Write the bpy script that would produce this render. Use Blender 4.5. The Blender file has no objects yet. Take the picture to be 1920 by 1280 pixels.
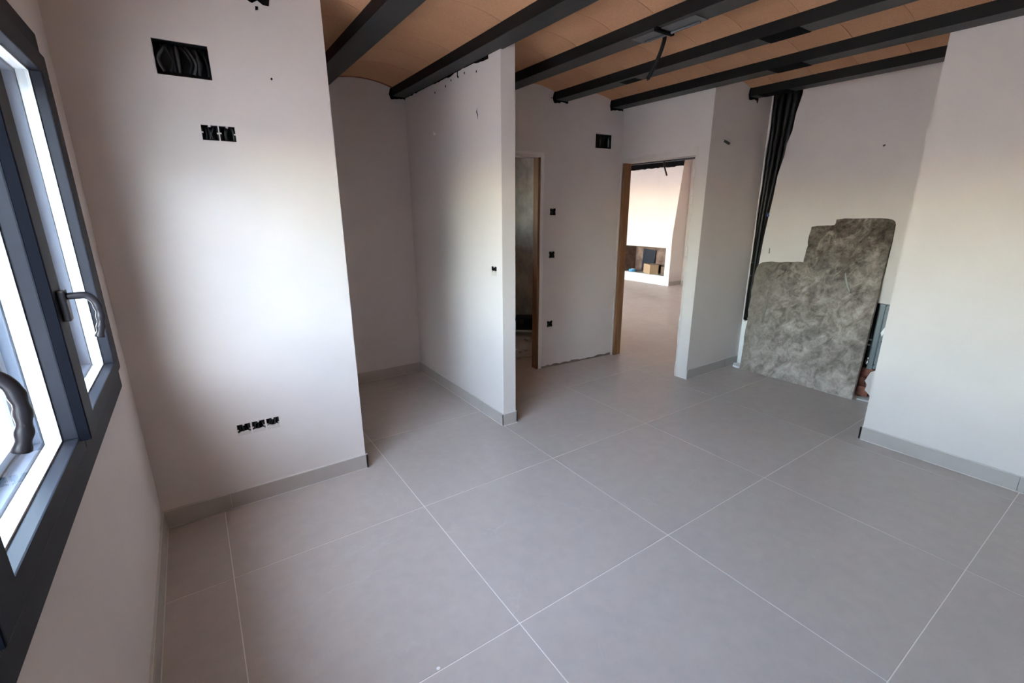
import bpy, bmesh, math, random
from mathutils import Vector, Matrix
rnd = random.Random(7)
C = bpy.context.scene.collection
S = bpy.context.scene
# ------------------------------------------------------------------ camera
cam_d = bpy.data.cameras.new('camera'); cam = bpy.data.objects.new('camera', cam_d); C.objects.link(cam)
R = [[0.82597675, -0.56369356, -0.00346006], [-0.15594816, -0.22260277, -0.96235554], [0.5417034, 0.79542289, -0.27177169]]
M = Matrix(((R[0][0], -R[1][0], -R[2][0], 0.069186), (R[0][1], -R[1][1], -R[2][1], -2.974602),
            (R[0][2], -R[1][2], -R[2][2], 1.548284), (0, 0, 0, 1)))
cam.matrix_world = M
cam_d.sensor_width = 36.0; cam_d.lens = 867.33 / 1920 * 36.0; cam_d.clip_start = 0.02; cam_d.clip_end = 200
S.camera = cam
# ------------------------------------------------------------------ sky, sun, exposure
world = bpy.data.worlds.new('world'); S.world = world; world.use_nodes = True
wn = world.node_tree; wn.nodes.clear()
wo = wn.nodes.new('ShaderNodeOutputWorld'); wb = wn.nodes.new('ShaderNodeBackground')
sky = wn.nodes.new('ShaderNodeTexSky'); sky.sky_type = 'NISHITA'; sky.sun_disc = False
sky.sun_elevation = math.radians(52); sky.sun_rotation = math.radians(155); sky.air_density = 1.0; sky.dust_density = 1.6; sky.ozone_density = 1.0
wb.inputs['Strength'].default_value = 0.5
wt = wn.nodes.new('ShaderNodeMix'); wt.data_type = 'RGBA'; wt.blend_type = 'MULTIPLY'; wt.inputs[0].default_value = 1.0; wt.inputs[7].default_value = (1.0, 0.83, 0.64, 1)
wn.links.new(sky.outputs[0], wt.inputs[6]); wn.links.new(wt.outputs[2], wb.inputs[0]); wn.links.new(wb.outputs[0], wo.inputs[0])
S.view_settings.view_transform = 'Standard'; S.view_settings.look = 'None'
S.view_settings.gamma = 1.0; S.view_settings.use_curve_mapping = False
S.view_settings.exposure = 5.05
S.cycles.max_bounces = 16; S.cycles.diffuse_bounces = 10; S.cycles.transparent_max_bounces = 16
S.cycles.use_denoising = True
S.cycles.sample_clamp_indirect = 8.0

# ------------------------------------------------------------------ materials
def mat(name, col, rough=0.8, spec=0.3, metal=0.0):
    m = bpy.data.materials.new(name); m.use_nodes = True
    b = m.node_tree.nodes['Principled BSDF']
    b.inputs['Base Color'].default_value = (*col, 1); b.inputs['Roughness'].default_value = rough
    b.inputs['Specular IOR Level'].default_value = spec; b.inputs['Metallic'].default_value = metal
    return m
def nd(m, t, **kw):
    n = m.node_tree.nodes.new(t)
    for k, v in kw.items():
        if k in n.inputs: n.inputs[k].default_value = v
        else: setattr(n, k, v)
    return n
def lk(m, a, b): m.node_tree.links.new(a, b)
def coords(m, per_object=False, scale=None):
    g = nd(m, 'ShaderNodeNewGeometry'); out = g.outputs['Position']
    if per_object:
        oi = nd(m, 'ShaderNodeObjectInfo'); mu = nd(m, 'ShaderNodeMath', operation='MULTIPLY'); mu.inputs[1].default_value = 37.0
        lk(m, oi.outputs['Random'], mu.inputs[0])
        ad = nd(m, 'ShaderNodeVectorMath', operation='ADD'); lk(m, out, ad.inputs[0]); lk(m, mu.outputs[0], ad.inputs[1]); out = ad.outputs[0]
    if scale:
        mp = nd(m, 'ShaderNodeVectorMath', operation='MULTIPLY'); mp.inputs[1].default_value = scale
        lk(m, out, mp.inputs[0]); out = mp.outputs[0]
    return out
def noise(m, co, scale, detail=4.0, rough=0.6, dist=0.0):
    n = nd(m, 'ShaderNodeTexNoise', Scale=scale, Detail=detail, Roughness=rough, Distortion=dist); lk(m, co, n.inputs['Vector']); return n.outputs['Fac']
def ramp(m, f, stops, interp='LINEAR'):
    r = nd(m, 'ShaderNodeValToRGB'); cr = r.color_ramp; cr.interpolation = interp
    while len(cr.elements) < len(stops): cr.elements.new(0.5)
    for e, (p, c) in zip(cr.elements, stops): e.position = p; e.color = (*c, 1)
    lk(m, f, r.inputs[0]); return r.outputs[0]
def mix(m, f, a, b, mode='MIX'):
    x = nd(m, 'ShaderNodeMix', data_type='RGBA', blend_type=mode)
    for sock, v in ((x.inputs[0], f), (x.inputs[6], a), (x.inputs[7], b)):
        if hasattr(v, 'is_output'): lk(m, v, sock)
        elif isinstance(v, (int, float)): sock.default_value = v
        else: sock.default_value = (*v, 1)
    return x.outputs[2]
def setcol(m, c): lk(m, c, m.node_tree.nodes['Principled BSDF'].inputs['Base Color'])
def setrough(m, c): lk(m, c, m.node_tree.nodes['Principled BSDF'].inputs['Roughness'])
def bump(m, f, strength=0.3, dist=0.002):
    b = nd(m, 'ShaderNodeBump', Strength=strength, Distance=dist); lk(m, f, b.inputs['Height'])
    lk(m, b.outputs[0], m.node_tree.nodes['Principled BSDF'].inputs['Normal'])

def plaster(name, a, b, rough=0.9):
    m = mat(name, a, rough, 0.25); co = coords(m)
    f = noise(m, co, 2.2, 5); setcol(m, ramp(m, f, [(0.3, a), (0.7, b)]))
    f2 = noise(m, co, 90, 4); bump(m, f2, 0.25, 0.0015); return m
M_wall = plaster('wall_plaster', (0.635, 0.578, 0.552), (0.670, 0.612, 0.586))
M_fresh = plaster('fresh_filler', (0.84, 0.84, 0.83), (0.90, 0.90, 0.89))
M_patch = plaster('patch_plaster', (0.70, 0.65, 0.625), (0.78, 0.735, 0.71))
M_dirt = plaster('dirty_plaster_edge', (0.13, 0.095, 0.078), (0.32, 0.27, 0.24))
M_rough = plaster('rough_plaster', (0.50, 0.44, 0.40), (0.68, 0.63, 0.60))
M_white = plaster('outdoor_white', (0.56, 0.56, 0.55), (0.64, 0.64, 0.63))
M_cement = mat('raw_cement', (0.3, 0.29, 0.27), 0.95, 0.2); _c = coords(M_cement)
setcol(M_cement, ramp(M_cement, noise(M_cement, _c, 3.0, 8, 0.7), [(0.3, (0.24, 0.22, 0.20)), (0.55, (0.42, 0.41, 0.38)), (0.75, (0.60, 0.58, 0.55))])); bump(M_cement, noise(M_cement, _c, 25, 6), 0.5, 0.004)

M_tile = mat('floor_tile', (0.3, 0.3, 0.3), 0.42, 0.45); _c = coords(M_tile, True)
_a = ramp(M_tile, noise(M_tile, _c, 1.6, 6, 0.62, 0.5), [(0.30, (0.455, 0.404, 0.376)), (0.70, (0.478, 0.425, 0.397))])
_b = ramp(M_tile, noise(M_tile, _c, 14, 5), [(0.35, (0.0, 0.0, 0.0)), (0.75, (1, 1, 1))])
_d = mix(M_tile, 0.05, _a, _b, 'OVERLAY')
_v = noise(M_tile, _c, 1.3, 6, 0.55, 1.6)
_vm = ramp(M_tile, _v, [(0.492, (0, 0, 0)), (0.5, (1, 1, 1)), (0.508, (0, 0, 0))])
_g = ramp(M_tile, noise(M_tile, _c, 2.3, 2), [(0.52, (0, 0, 0)), (0.66, (1, 1, 1))])
_vv = mix(M_tile, 1.0, _vm, _g, 'MULTIPLY')
_sc = nd(M_tile, 'ShaderNodeMath', operation='MULTIPLY'); _sc.inputs[1].default_value = 0.55; lk(M_tile, _vv, _sc.inputs[0])
setcol(M_tile, mix(M_tile, _sc.outputs[0], _d, (0.52, 0.50, 0.48)))
setrough(M_tile, ramp(M_tile, noise(M_tile, _c, 5, 4), [(0.3, (0.30,) * 3), (0.7, (0.42,) * 3)]))
bump(M_tile, noise(M_tile, _c, 60, 5), 0.08, 0.001)
M_grout = mat('floor_grout', (0.80, 0.745, 0.705), 0.9)
M_skirt = mat('skirting_tile', (0.3, 0.3, 0.3), 0.45, 0.4); _c = coords(M_skirt, True)
setcol(M_skirt, ramp(M_skirt, noise(M_skirt, _c, 2.5, 6, 0.6, 0.4), [(0.3, (0.40, 0.360, 0.330)), (0.7, (0.45, 0.410, 0.378))]))
M_skgrout = mat('skirting_grout', (0.62, 0.60, 0.57), 0.9)

M_terra = mat('terracotta_vault', (0.5, 0.28, 0.16), 0.9, 0.2); _c = coords(M_terra, True)
_t = ramp(M_terra, noise(M_terra, _c, 1.2, 5), [(0.3, (0.50, 0.265, 0.148)), (0.7, (0.60, 0.335, 0.195))])
_s = ramp(M_terra, noise(M_terra, _c, 120, 2), [(0.35, (0.8, 0.8, 0.8)), (0.65, (1.1, 1.1, 1.1))])
setcol(M_terra, mix(M_terra, 0.5, _t, _s, 'MULTIPLY')); bump(M_terra, noise(M_terra, _c, 150, 3), 0.25, 0.001)
M_redbrick = mat('red_brick', (0.26, 0.09, 0.06), 0.95, 0.2); _c = coords(M_redbrick)
setcol(M_redbrick, ramp(M_redbrick, noise(M_redbrick, _c, 20, 6), [(0.3, (0.16, 0.06, 0.045)), (0.7, (0.40, 0.17, 0.12))])); bump(M_redbrick, noise(M_redbrick, _c, 40, 5), 0.6, 0.005)
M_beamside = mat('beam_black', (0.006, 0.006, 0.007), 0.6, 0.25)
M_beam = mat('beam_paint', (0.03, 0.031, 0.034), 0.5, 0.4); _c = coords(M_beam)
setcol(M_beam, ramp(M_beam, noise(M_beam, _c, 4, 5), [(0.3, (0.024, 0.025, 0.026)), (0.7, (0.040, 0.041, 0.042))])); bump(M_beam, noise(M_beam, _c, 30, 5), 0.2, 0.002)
M_black = mat('void_black', (0.004, 0.004, 0.005), 0.95, 0.1)
M_frame = mat('anthracite_aluminium', (0.0155, 0.017, 0.0225), 0.5, 0.12); bump(M_frame, noise(M_frame, coords(M_frame), 350, 2), 0.06, 0.0004)
M_sideshade = mat('cover_side_shade', (0.003, 0.0035, 0.006), 0.8, 0.04)
M_handle = mat('black_handle', (0.018, 0.016, 0.020), 0.36, 0.3)
M_spacer = mat('glazing_spacer', (0.75, 0.78, 0.80), 0.35, 0.5)
M_track = mat('outer_track', (0.13, 0.16, 0.215), 0.5, 0.2)
M_box = mat('black_box_plastic', (0.008, 0.008, 0.009), 0.55, 0.3)
M_wire = mat('black_wire', (0.006, 0.006, 0.007), 0.5, 0.25)
M_greywire = mat('grey_wire', (0.030, 0.030, 0.032), 0.35, 0.5)
M_foam = mat('pipe_foam', (0.0035, 0.0035, 0.004), 0.42, 0.3)
M_blue = mat('blue_tape', (0.05, 0.09, 0.28), 0.5)
M_tie = mat('grey_tie', (0.20, 0.22, 0.24), 0.5)
M_galv = mat('galvanised_steel', (0.20, 0.225, 0.235), 0.33, 0.5, 0.85); setrough(M_galv, ramp(M_galv, noise(M_galv, coords(M_galv), 30, 4), [(0.3, (0.25,) * 3), (0.7, (0.45,) * 3)]))
M_chrome = mat('chrome', (0.8, 0.8, 0.8), 0.15, 0.5, 1.0)
M_wood = mat('raw_wood', (0.35, 0.18, 0.09), 0.75, 0.25); _c = coords(M_wood, False, (30, 30, 1.5))
setcol(M_wood, ramp(M_wood, noise(M_wood, _c, 1.0, 6, 0.6, 0.6), [(0.3, (0.14, 0.066, 0.032)), (0.7, (0.30, 0.16, 0.082))]))
M_conduit = mat('translucent_conduit', (0.10, 0.103, 0.11), 0.4, 0.3)
M_soot = mat('firebox_brick', (0.2, 0.13, 0.1), 0.95); _c = coords(M_soot)
setcol(M_soot, ramp(M_soot, noise(M_soot, _c, 6, 6), [(0.3, (0.09, 0.055, 0.045)), (0.7, (0.28, 0.19, 0.15))]))
M_card = mat('cardboard', (0.42, 0.29, 0.18), 0.9); M_navy = mat('navy_plastic', (0.010, 0.012, 0.022), 0.5)
M_cyan = mat('blue_plastic', (0.08, 0.28, 0.50), 0.45); M_plwhite = mat('white_plastic', (0.6, 0.62, 0.62), 0.5)
M_rubble = plaster('rubble', (0.38, 0.38, 0.37), (0.55, 0.54, 0.52))
M_terrace = plaster('terrace', (0.33, 0.325, 0.32), (0.40, 0.395, 0.39))

# broken concrete slab: streaks, scuffs, pale plaster stains
M_slab = mat('concrete_slab', (0.2, 0.2, 0.18), 0.9, 0.3); _c = coords(M_slab)
_rot = nd(M_slab, 'ShaderNodeMapping'); _rot.vector_type = 'TEXTURE'; _rot.inputs['Rotation'].default_value = (math.radians(128), 0, 0); _rot.inputs['Scale'].default_value = (1, 1.45, 0.62); lk(M_slab, _c, _rot.inputs[0])
_f1 = noise(M_slab, _c, 3.4, 9, 0.68, 0.6); _f2 = noise(M_slab, _rot.outputs[0], 4.2, 8, 0.70, 0.9); _f3 = noise(M_slab, _c, 30, 6, 0.7)
_f4 = noise(M_slab, _c, 1.5, 5, 0.6, 0.8)
_c1 = ramp(M_slab, _f1, [(0.34, (0.090, 0.073, 0.060)), (0.50, (0.185, 0.157, 0.132)), (0.66, (0.34, 0.294, 0.25))])
_k2 = ramp(M_slab, _f2, [(0.33, (0.36, 0.34, 0.33)), (0.45, (0.72, 0.70, 0.69)), (0.53, (1.0, 1.0, 1.0)), (0.63, (1.0, 1.0, 1.0))])
_k3 = ramp(M_slab, _f3, [(0.34, (0.55, 0.54, 0.53)), (0.50, (1.0, 1.0, 1.0)), (0.68, (1.0, 1.0, 1.0))])
_k4 = ramp(M_slab, noise(M_slab, _rot.outputs[0], 6.0, 8, 0.72, 1.2), [(0.53, (0, 0, 0)), (0.67, (0.7, 0.7, 0.7))])
_c3 = ramp(M_slab, _f3, [(0.32, (0.06, 0.052, 0.044)), (0.68, (0.36, 0.32, 0.28))])
_m1 = mix(M_slab, 1.0, mix(M_slab, 1.0, _c1, _k2, 'MULTIPLY'), _k3, 'MULTIPLY')
_f5 = noise(M_slab, _c, 11.0, 7, 0.72, 0.8)
_k5 = ramp(M_slab, _f5, [(0.36, (0.42, 0.40, 0.38)), (0.48, (0.85, 0.84, 0.83)), (0.58, (1.1, 1.1, 1.1)), (0.70, (1.35, 1.33, 1.30))])
_m2 = mix(M_slab, 1.0, mix(M_slab, _k4, _m1, (0.42, 0.365, 0.315)), _k5, 'MULTIPLY')
_sp = nd(M_slab, 'ShaderNodeSeparateXYZ'); lk(M_slab, _c, _sp.inputs[0])
_hz = nd(M_slab, 'ShaderNodeMath', operation='MULTIPLY_ADD'); lk(M_slab, _f4, _hz.inputs[0]); _hz.inputs[1].default_value = -1.6; lk(M_slab, _sp.outputs[2], _hz.inputs[2])
_gz = nd(M_slab, 'ShaderNodeMapRange'); lk(M_slab, _hz.outputs[0], _gz.inputs[0]); _gz.inputs[1].default_value = -0.75; _gz.inputs[2].default_value = 0.35; _gz.inputs[3].default_value = 0.85; _gz.inputs[4].default_value = 0.0
_palefoot = mix(M_slab, _gz.outputs[0], _m2, mix(M_slab, 1.0, mix(M_slab, 0.3, (0.57, 0.505, 0.455), _c3), mix(M_slab, 0.25, mix(M_slab, 1.0, _k2, _k5, 'MULTIPLY'), (1.0, 1.0, 1.0)), 'MULTIPLY'))  # slab colour turns paler towards the foot
_by = nd(M_slab, 'ShaderNodeMath', operation='MULTIPLY_ADD'); lk(M_slab, _f1, _by.inputs[0]); _by.inputs[1].default_value = 0.6; lk(M_slab, _sp.outputs[1], _by.inputs[2])
_br = nd(M_slab, 'ShaderNodeMapRange'); lk(M_slab, _by.outputs[0], _br.inputs[0]); _br.inputs[1].default_value = -0.55; _br.inputs[2].default_value = -0.33; _br.inputs[3].default_value = 0.0; _br.inputs[4].default_value = 0.65
setcol(M_slab, mix(M_slab, _br.outputs[0], _palefoot, mix(M_slab, 0.3, (0.21, 0.175, 0.14), _c3)))
bump(M_slab, _f2, 0.7, 0.008)

M_glass = bpy.data.materials.new('window_glass'); M_glass.use_nodes = True
_n = M_glass.node_tree; _n.nodes.clear(); _o = _n.nodes.new('ShaderNodeOutputMaterial'); _mx = _n.nodes.new('ShaderNodeMixShader')
_tr = _n.nodes.new('ShaderNodeBsdfTransparent'); _tr.inputs[0].default_value = (0.95, 0.975, 0.98, 1); _gl = _n.nodes.new('ShaderNodeBsdfGlossy'); _gl.inputs['Roughness'].default_value = 0.01
_lw = _n.nodes.new('ShaderNodeLayerWeight'); _lw.inputs['Blend'].default_value = 0.5
_pw = _n.nodes.new('ShaderNodeMath'); _pw.operation = 'POWER'; _pw.inputs[1].default_value = 5.0; _n.links.new(_lw.outputs['Facing'], _pw.inputs[0])
_fr = _n.nodes.new('ShaderNodeMapRange'); _fr.inputs[3].default_value = 0.05; _fr.inputs[4].default_value = 0.9; _n.links.new(_pw.outputs[0], _fr.inputs[0])
_n.links.new(_fr.outputs[0], _mx.inputs[0]); _n.links.new(_tr.outputs[0], _mx.inputs[1]); _n.links.new(_gl.outputs[0], _mx.inputs[2]); _n.links.new(_mx.outputs[0], _o.inputs[0])

# ------------------------------------------------------------------ mesh helpers
def link_mesh(name, bm, m, parent=None, smooth=False):
    me = bpy.data.meshes.new(name); bm.normal_update(); bm.to_mesh(me); bm.free()
    for mm in (m if isinstance(m, (list, tuple)) else [m]): me.materials.append(mm)
    if smooth:
        for p in me.polygons: p.use_smooth = True
    o = bpy.data.objects.new(name, me); C.objects.link(o)
    if parent is not None:
        o.parent = parent
        if parent.matrix_basis != Matrix(): o.matrix_parent_inverse = parent.matrix_basis.inverted()
    return o
def add_box(bm, x0, x1, y0, y1, z0, z1, bev=0.0, mi=0, xf=None):
    b2 = bmesh.new()
    vs = [b2.verts.new((x, y, z)) for x in (x0, x1) for y in (y0, y1) for z in (z0, z1)]
    for f in ((0, 1, 3, 2), (4, 6, 7, 5), (0, 4, 5, 1), (2, 3, 7, 6), (0, 2, 6, 4), (1, 5, 7, 3)): b2.faces.new([vs[i] for i in f])
    bmesh.ops.recalc_face_normals(b2, faces=b2.faces[:])
    if bev: bmesh.ops.bevel(b2, geom=b2.edges[:], offset=bev, segments=2, affect='EDGES', profile=0.6)
    merge(bm, b2, mi, xf)
def merge(bm, b2, mi=0, xf=None):
    if xf is not None: bmesh.ops.transform(b2, matrix=xf, verts=b2.verts[:])
    mp = {v: bm.verts.new(v.co) for v in b2.verts}
    for f in b2.faces:
        try:
            g = bm.faces.new([mp[v] for v in f.verts]); g.material_index = mi; g.smooth = f.smooth
        except ValueError: pass
    b2.free()
def box(name, dims, m, parent=None, bev=0.0, xf=None):
    bm = bmesh.new(); add_box(bm, *dims, bev=bev, xf=xf); return link_mesh(name, bm, m, parent)
def add_prism(bm, pts, depth, mi=0, bev=0.0):
    """pts: front outline (Vectors, planar); depth: Vector to the back outline"""
    b2 = bmesh.new(); depth = Vector(depth)
    a = [b2.verts.new(Vector(p)) for p in pts]; b = [b2.verts.new(Vector(p) + depth) for p in pts]; n = len(pts)
    ff = b2.faces.new(a); b2.faces.new(b[::-1])
    for i in range(n): b2.faces.new((a[i], b[i], b[(i + 1) % n], a[(i + 1) % n]))
    bmesh.ops.recalc_face_normals(b2, faces=b2.faces[:])
    if bev:
        es = [e for e in ff.edges]; bmesh.ops.bevel(b2, geom=es, offset=bev, segments=2, affect='EDGES', profile=0.6)
    bmesh.ops.triangulate(b2, faces=[f for f in b2.faces if len(f.verts) > 4])
    merge(bm, b2, mi)
def add_tube(bm, pts, r, seg=10, mi=0, cap=True):
    pts = [Vector(p) for p in pts]; rr = r if isinstance(r, (list, tuple)) else [r] * len(pts)
    rings = []; up = None
    for i, p in enumerate(pts):
        t = (pts[min(i + 1, len(pts) - 1)] - pts[max(i - 1, 0)]).normalized()
        if up is None: up = t.orthogonal().normalized()
        up = (up - t * up.dot(t)).normalized(); sd = t.cross(up)
        rings.append([bm.verts.new(p + (up * math.cos(2 * math.pi * k / seg) + sd * math.sin(2 * math.pi * k / seg)) * rr[i]) for k in range(seg)])
    for a, b in zip(rings, rings[1:]):
        for k in range(seg):
            f = bm.faces.new((a[k], a[(k + 1) % seg], b[(k + 1) % seg], b[k])); f.material_index = mi; f.smooth = True
    if cap:
        f = bm.faces.new(rings[0][::-1]); f.material_index = mi; f = bm.faces.new(rings[-1]); f.material_index = mi
def curve_pts(ps, n=8):
    ps = [Vector(p) for p in ps]; out = []
    q = [ps[0] * 2 - ps[1]] + ps + [ps[-1] * 2 - ps[-2]]
    for i in range(1, len(q) - 2):
        for k in range(n):
            t = k / n; a, b, c, d = q[i - 1], q[i], q[i + 1], q[i + 2]
            out.append(0.5 * ((2 * b) + (c - a) * t + (2 * a - 5 * b + 4 * c - d) * t * t + (3 * b - a - 3 * c + d) * t ** 3))
    out.append(ps[-1]); return out
def tube(name, pts, r, m, parent=None, seg=10, smooth_n=0):
    bm = bmesh.new(); add_tube(bm, curve_pts(pts, smooth_n) if smooth_n else pts, r, seg); return link_mesh(name, bm, m, parent)
def struct(o): o['kind'] = 'structure'; return o
def tag(o, label, cat, group=None):
    o['label'] = label; o['category'] = cat
    if group: o['group'] = group
    return o
def empty(name, loc, label=None, cat=None, group=None):
    o = bpy.data.objects.new(name, None); C.objects.link(o); o.location = loc; o.empty_display_size = 0.05
    if label: tag(o, label, cat, group)
    return o
def ragged(p0, p1, n, amp, axis):
    """n points from p0 (incl) to p1 (excl) jittered along axis"""
    p0, p1, axis = Vector(p0), Vector(p1), Vector(axis)
    return [p0.lerp(p1, i / n) + axis * (rnd.uniform(-amp, amp) if i else 0) for i in range(n)]

def wall(name, org, u, n, ulen, z1, thick, holes=(), m=None, z0=0.0, parent=None):
    """front face in the plane through org spanned by u and z, facing n. holes: (u0,u1,z0,z1,depth or None for through)"""
    org, u, n = Vector(org), Vector(u).normalized(), Vector(n).normalized()
    us = sorted({0.0, ulen, *[h[0] for h in holes], *[h[1] for h in holes]}); zs = sorted({z0, z1, *[h[2] for h in holes], *[h[3] for h in holes]})
    bm = bmesh.new(); cache = {}
    def V(a, z, d):
        k = (round(a, 5), round(z, 5), round(d, 5))
        if k not in cache: cache[k] = bm.verts.new(org + u * a - n * d + Vector((0, 0, z)))
        return cache[k]
    def Q(*v):
        try: bm.faces.new(v)
        except ValueError: pass
    def hole(ua, ub, za, zb):
        for h in holes:
            if h[0] - 1e-6 <= ua and ub <= h[1] + 1e-6 and h[2] - 1e-6 <= za and zb <= h[3] + 1e-6: return h
    for ua, ub in zip(us, us[1:]):
        for za, zb in zip(zs, zs[1:]):
            h = hole(ua, ub, za, zb)
            if not h: Q(V(ua, za, 0), V(ub, za, 0), V(ub, zb, 0), V(ua, zb, 0))
            elif h[4]: Q(V(ua, za, h[4]), V(ub, za, h[4]), V(ub, zb, h[4]), V(ua, zb, h[4]))
            if not (h and not h[4]): Q(V(ua, za, thick), V(ua, zb, thick), V(ub, zb, thick), V(ub, za, thick))
    for i, (ua, ub) in enumerate(zip(us, us[1:])):      # rims of the holes and outer sides
        for j, (za, zb) in enumerate(zip(zs, zs[1:])):
            h = hole(ua, ub, za, zb); d = thick if not h else (h[4] or 0)
            dn = 0.0 if not h else (h[4] if h[4] else thick)
            for (na, nb, side) in ((i - 1, j, 'l'), (i + 1, j, 'r'), (i, j - 1, 'b'), (i, j + 1, 't')):
                if 0 <= na < len(us) - 1 and 0 <= nb < len(zs) - 1:
                    g = hole(us[na], us[na + 1], zs[nb], zs[nb + 1]); dg = 0.0 if not g else (g[4] if g[4] else thick)
                else: dg = thick
                if dg > dn:
                    e = {'l': ((ua, za), (ua, zb)), 'r': ((ub, za), (ub, zb)), 'b': ((ua, za), (ub, za)), 't': ((ua, zb), (ub, zb))}[side]
                    Q(V(*e[0], dn), V(*e[1], dn), V(*e[1], dg), V(*e[0], dg))
    bmesh.ops.recalc_face_normals(bm, faces=bm.faces[:])
    return struct(link_mesh(name, bm, m or M_wall, parent))

ZT = 2.605          # top of the walls / underside of the slab
X_, Y_ = Vector((1, 0, 0)), Vector((0, 1, 0))
# ------------------------------------------------------------------ floor and its tiles
T = 0.9
floor = struct(box('floor', (-0.26, 8.72, -5.6, 6.4, -0.12, -0.0012), M_grout))
def tile_mesh(w, d):
    bm = bmesh.new(); g = 0.0019
    add_box(bm, g, w - g, g, d - g, -0.011, 0.0, bev=0.0011); me = bpy.data.meshes.new('tile'); bm.to_mesh(me); bm.free(); me.materials.append(M_tile); return me
full = tile_mesh(T, T); cache_t = {}
for i in range(-1, 10):
    for j in range(-7, 8):
        xa, xb, ya, yb = max(i * T, -0.26), min((i + 1) * T, 8.72), max(j * T, -5.6), min((j + 1) * T, 6.4)
        if xb - xa < 0.01 or yb - ya < 0.01: continue
        if xa > 4.6 and yb < -0.3: continue
        if xb <= 0.77 and ya >= -0.32 or xb <= 3.7 and ya > 2.4: continue
        k = (round(xb - xa, 3), round(yb - ya, 3))
        me = full if k == (T, T) else cache_t.setdefault(k, tile_mesh(*k))
        o = bpy.data.objects.new('tile', me); C.objects.link(o); o.parent = floor; o.location = (xa, ya, 0)
# ------------------------------------------------------------------ walls
WY0, WY1, WZ0, WZ1 = -2.93, -0.66, 0.905, 2.085       # window opening
wall('wall_left', (-0.26, -5.6, 0), Y_, X_, 6.9, ZT, 0.27, [(WY0 + 5.6, WY1 + 5.6, WZ0, WZ1, None)])
PX0 = -0.26
pier_boxes = [(0.066, 0.265, 2.112, 2.246), (0.190, 0.256, 1.862, 1.926), (0.260, 0.323, 1.862, 1.926),
              (0.121, 0.184, 0.404, 0.466), (0.1915, 0.2525, 0.404, 0.466), (0.2605, 0.3225, 0.404, 0.466)]
wall('wall_pier', (PX0, -0.32, 0), X_, -Y_, 1.027, ZT, 1.6, [(a - PX0, b - PX0, c, d, 0.055) for a, b, c, d in pier_boxes])
wall('wall_nook', (0.767, 1.2, 0), X_, -Y_, 1.033, ZT, 0.12)
PB = (-0.246, -0.180, 1.109, 1.174)
wall('wall_partition', (1.80, 1.32, 0), -Y_, -X_, 1.64, ZT, 0.107, [(1.32 - PB[1], 1.32 - PB[0], PB[2], PB[3], 0.05)])
# hall wall, slightly skewed
HU = Vector((3.802 - 2.844, 0.487 - 0.552, 0)).normalized(); HN = Vector((HU.y, -HU.x, 0)); HO = Vector((1.907, 0.552 + (2.844 - 1.907) * 0.0679, 0))
def hu(x): return (x - HO.x) / HU.x
hall_boxes = [(3.42, 3.615, 2.126, 2.252), (2.905, 2.970, 1.505, 1.569), (2.902, 2.967, 1.106, 1.170), (2.893, 2.958, 0.423, 0.487)]
wall('wall_hall', HO, HU, HN, hu(3.76), ZT, 0.11, [(hu(1.99), hu(2.795), 0.0, 2.01, None)] + [(hu(a), hu(b), c, d, 0.05) for a, b, c, d in hall_boxes], z0=0.012)
wall('wall_doorway', (3.76, 6.4, 0), -Y_, -X_, 6.885, ZT, 0.12, [(6.4 - 0.475, 6.4 + 0.36, 0.0, 2.0, None), (6.4 - 6.0, 6.4 - 2.9, 0.0, 2.25, None)])
wall('wall_alcove_side', (3.88, -0.485, 0), X_, -Y_, 0.74, ZT, 0.12)
wall('wall_right', (3.747, -1.92, 0), -Y_, -X_, 3.68, ZT, 1.05)
wall('wall_rear', (-0.26, -5.6, 0), X_, Y_, 4.2, ZT, 0.2)
wall('wall_living_side', (4.62, -0.365, 0), X_, Y_, 4.1, ZT, 0.12)
wall('wall_living_far', (8.72, -0.365, 0), Y_, -X_, 6.765, ZT, 0.2)
wall('wall_living_end', (3.88, 6.4, 0), X_, -Y_, 4.84, ZT, 0.2)
wall('wall_bathroom_side', (1.80, 1.33, 0), Y_, -X_, 1.37, ZT, 0.107, m=M_cement)
wall('wall_bathroom_end', (1.907, 2.7, 0), X_, -Y_, 1.853, ZT, 0.12, [(0.10, 0.70, 1.45, 2.05, None)], m=M_cement)
bm = bmesh.new(); [add_box(bm, *d) for d in ((2.007, 2.607, 2.74, 2.79, 1.45, 1.49), (2.007, 2.607, 2.74, 2.79, 2.01, 2.05), (2.007, 2.047, 2.74, 2.79, 1.49, 2.01), (2.567, 2.607, 2.74, 2.79, 1.49, 2.01))]; struct(link_mesh('added_bathroom_window', bm, M_frame))  # unseen window added to brighten the dark bathroom
struct(box('wall_bathroom_lining', (3.735, 3.758, 0.70, 2.69, 0.0, 2.6), M_cement))
# alcove back wall: plaster skin with a ragged pipe chase and a broken hole at the cabinet, a brick core behind it
AX = 4.62
def P(y, z): return Vector((AX, y, z))
bm = bmesh.new(); D = Vector((0.075, 0, 0))
chase_r = [(-0.552, 0.47), (-0.556, 0.62), (-0.562, 0.85), (-0.575, 1.05), (-0.588, 1.3), (-0.605, 1.5), (-0.622, 1.66), (-0.632, 1.85), (-0.668, 2.02), (-0.675, 2.12), (-0.705, 2.22), (-0.715, 2.36), (-0.745, 2.50), (-0.750, ZT)]
main = [P(y, z) for y, z in chase_r] + [P(-1.92, ZT), P(-1.92, 0.0), P(-1.690, 0.0), P(-1.665, 0.035), P(-1.625, 0.07), P(-1.632, 0.12), P(-1.612, 0.15), P(-1.628, 0.20), P(-1.64, 0.235), P(-1.672, 0.255), P(-1.672, 0.815), P(-0.95, 0.815), P(-0.95, 0.0), P(-0.485, 0.0), P(-0.485, 0.45), P(-0.515, 0.462)]
add_prism(bm, main, D)
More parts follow.
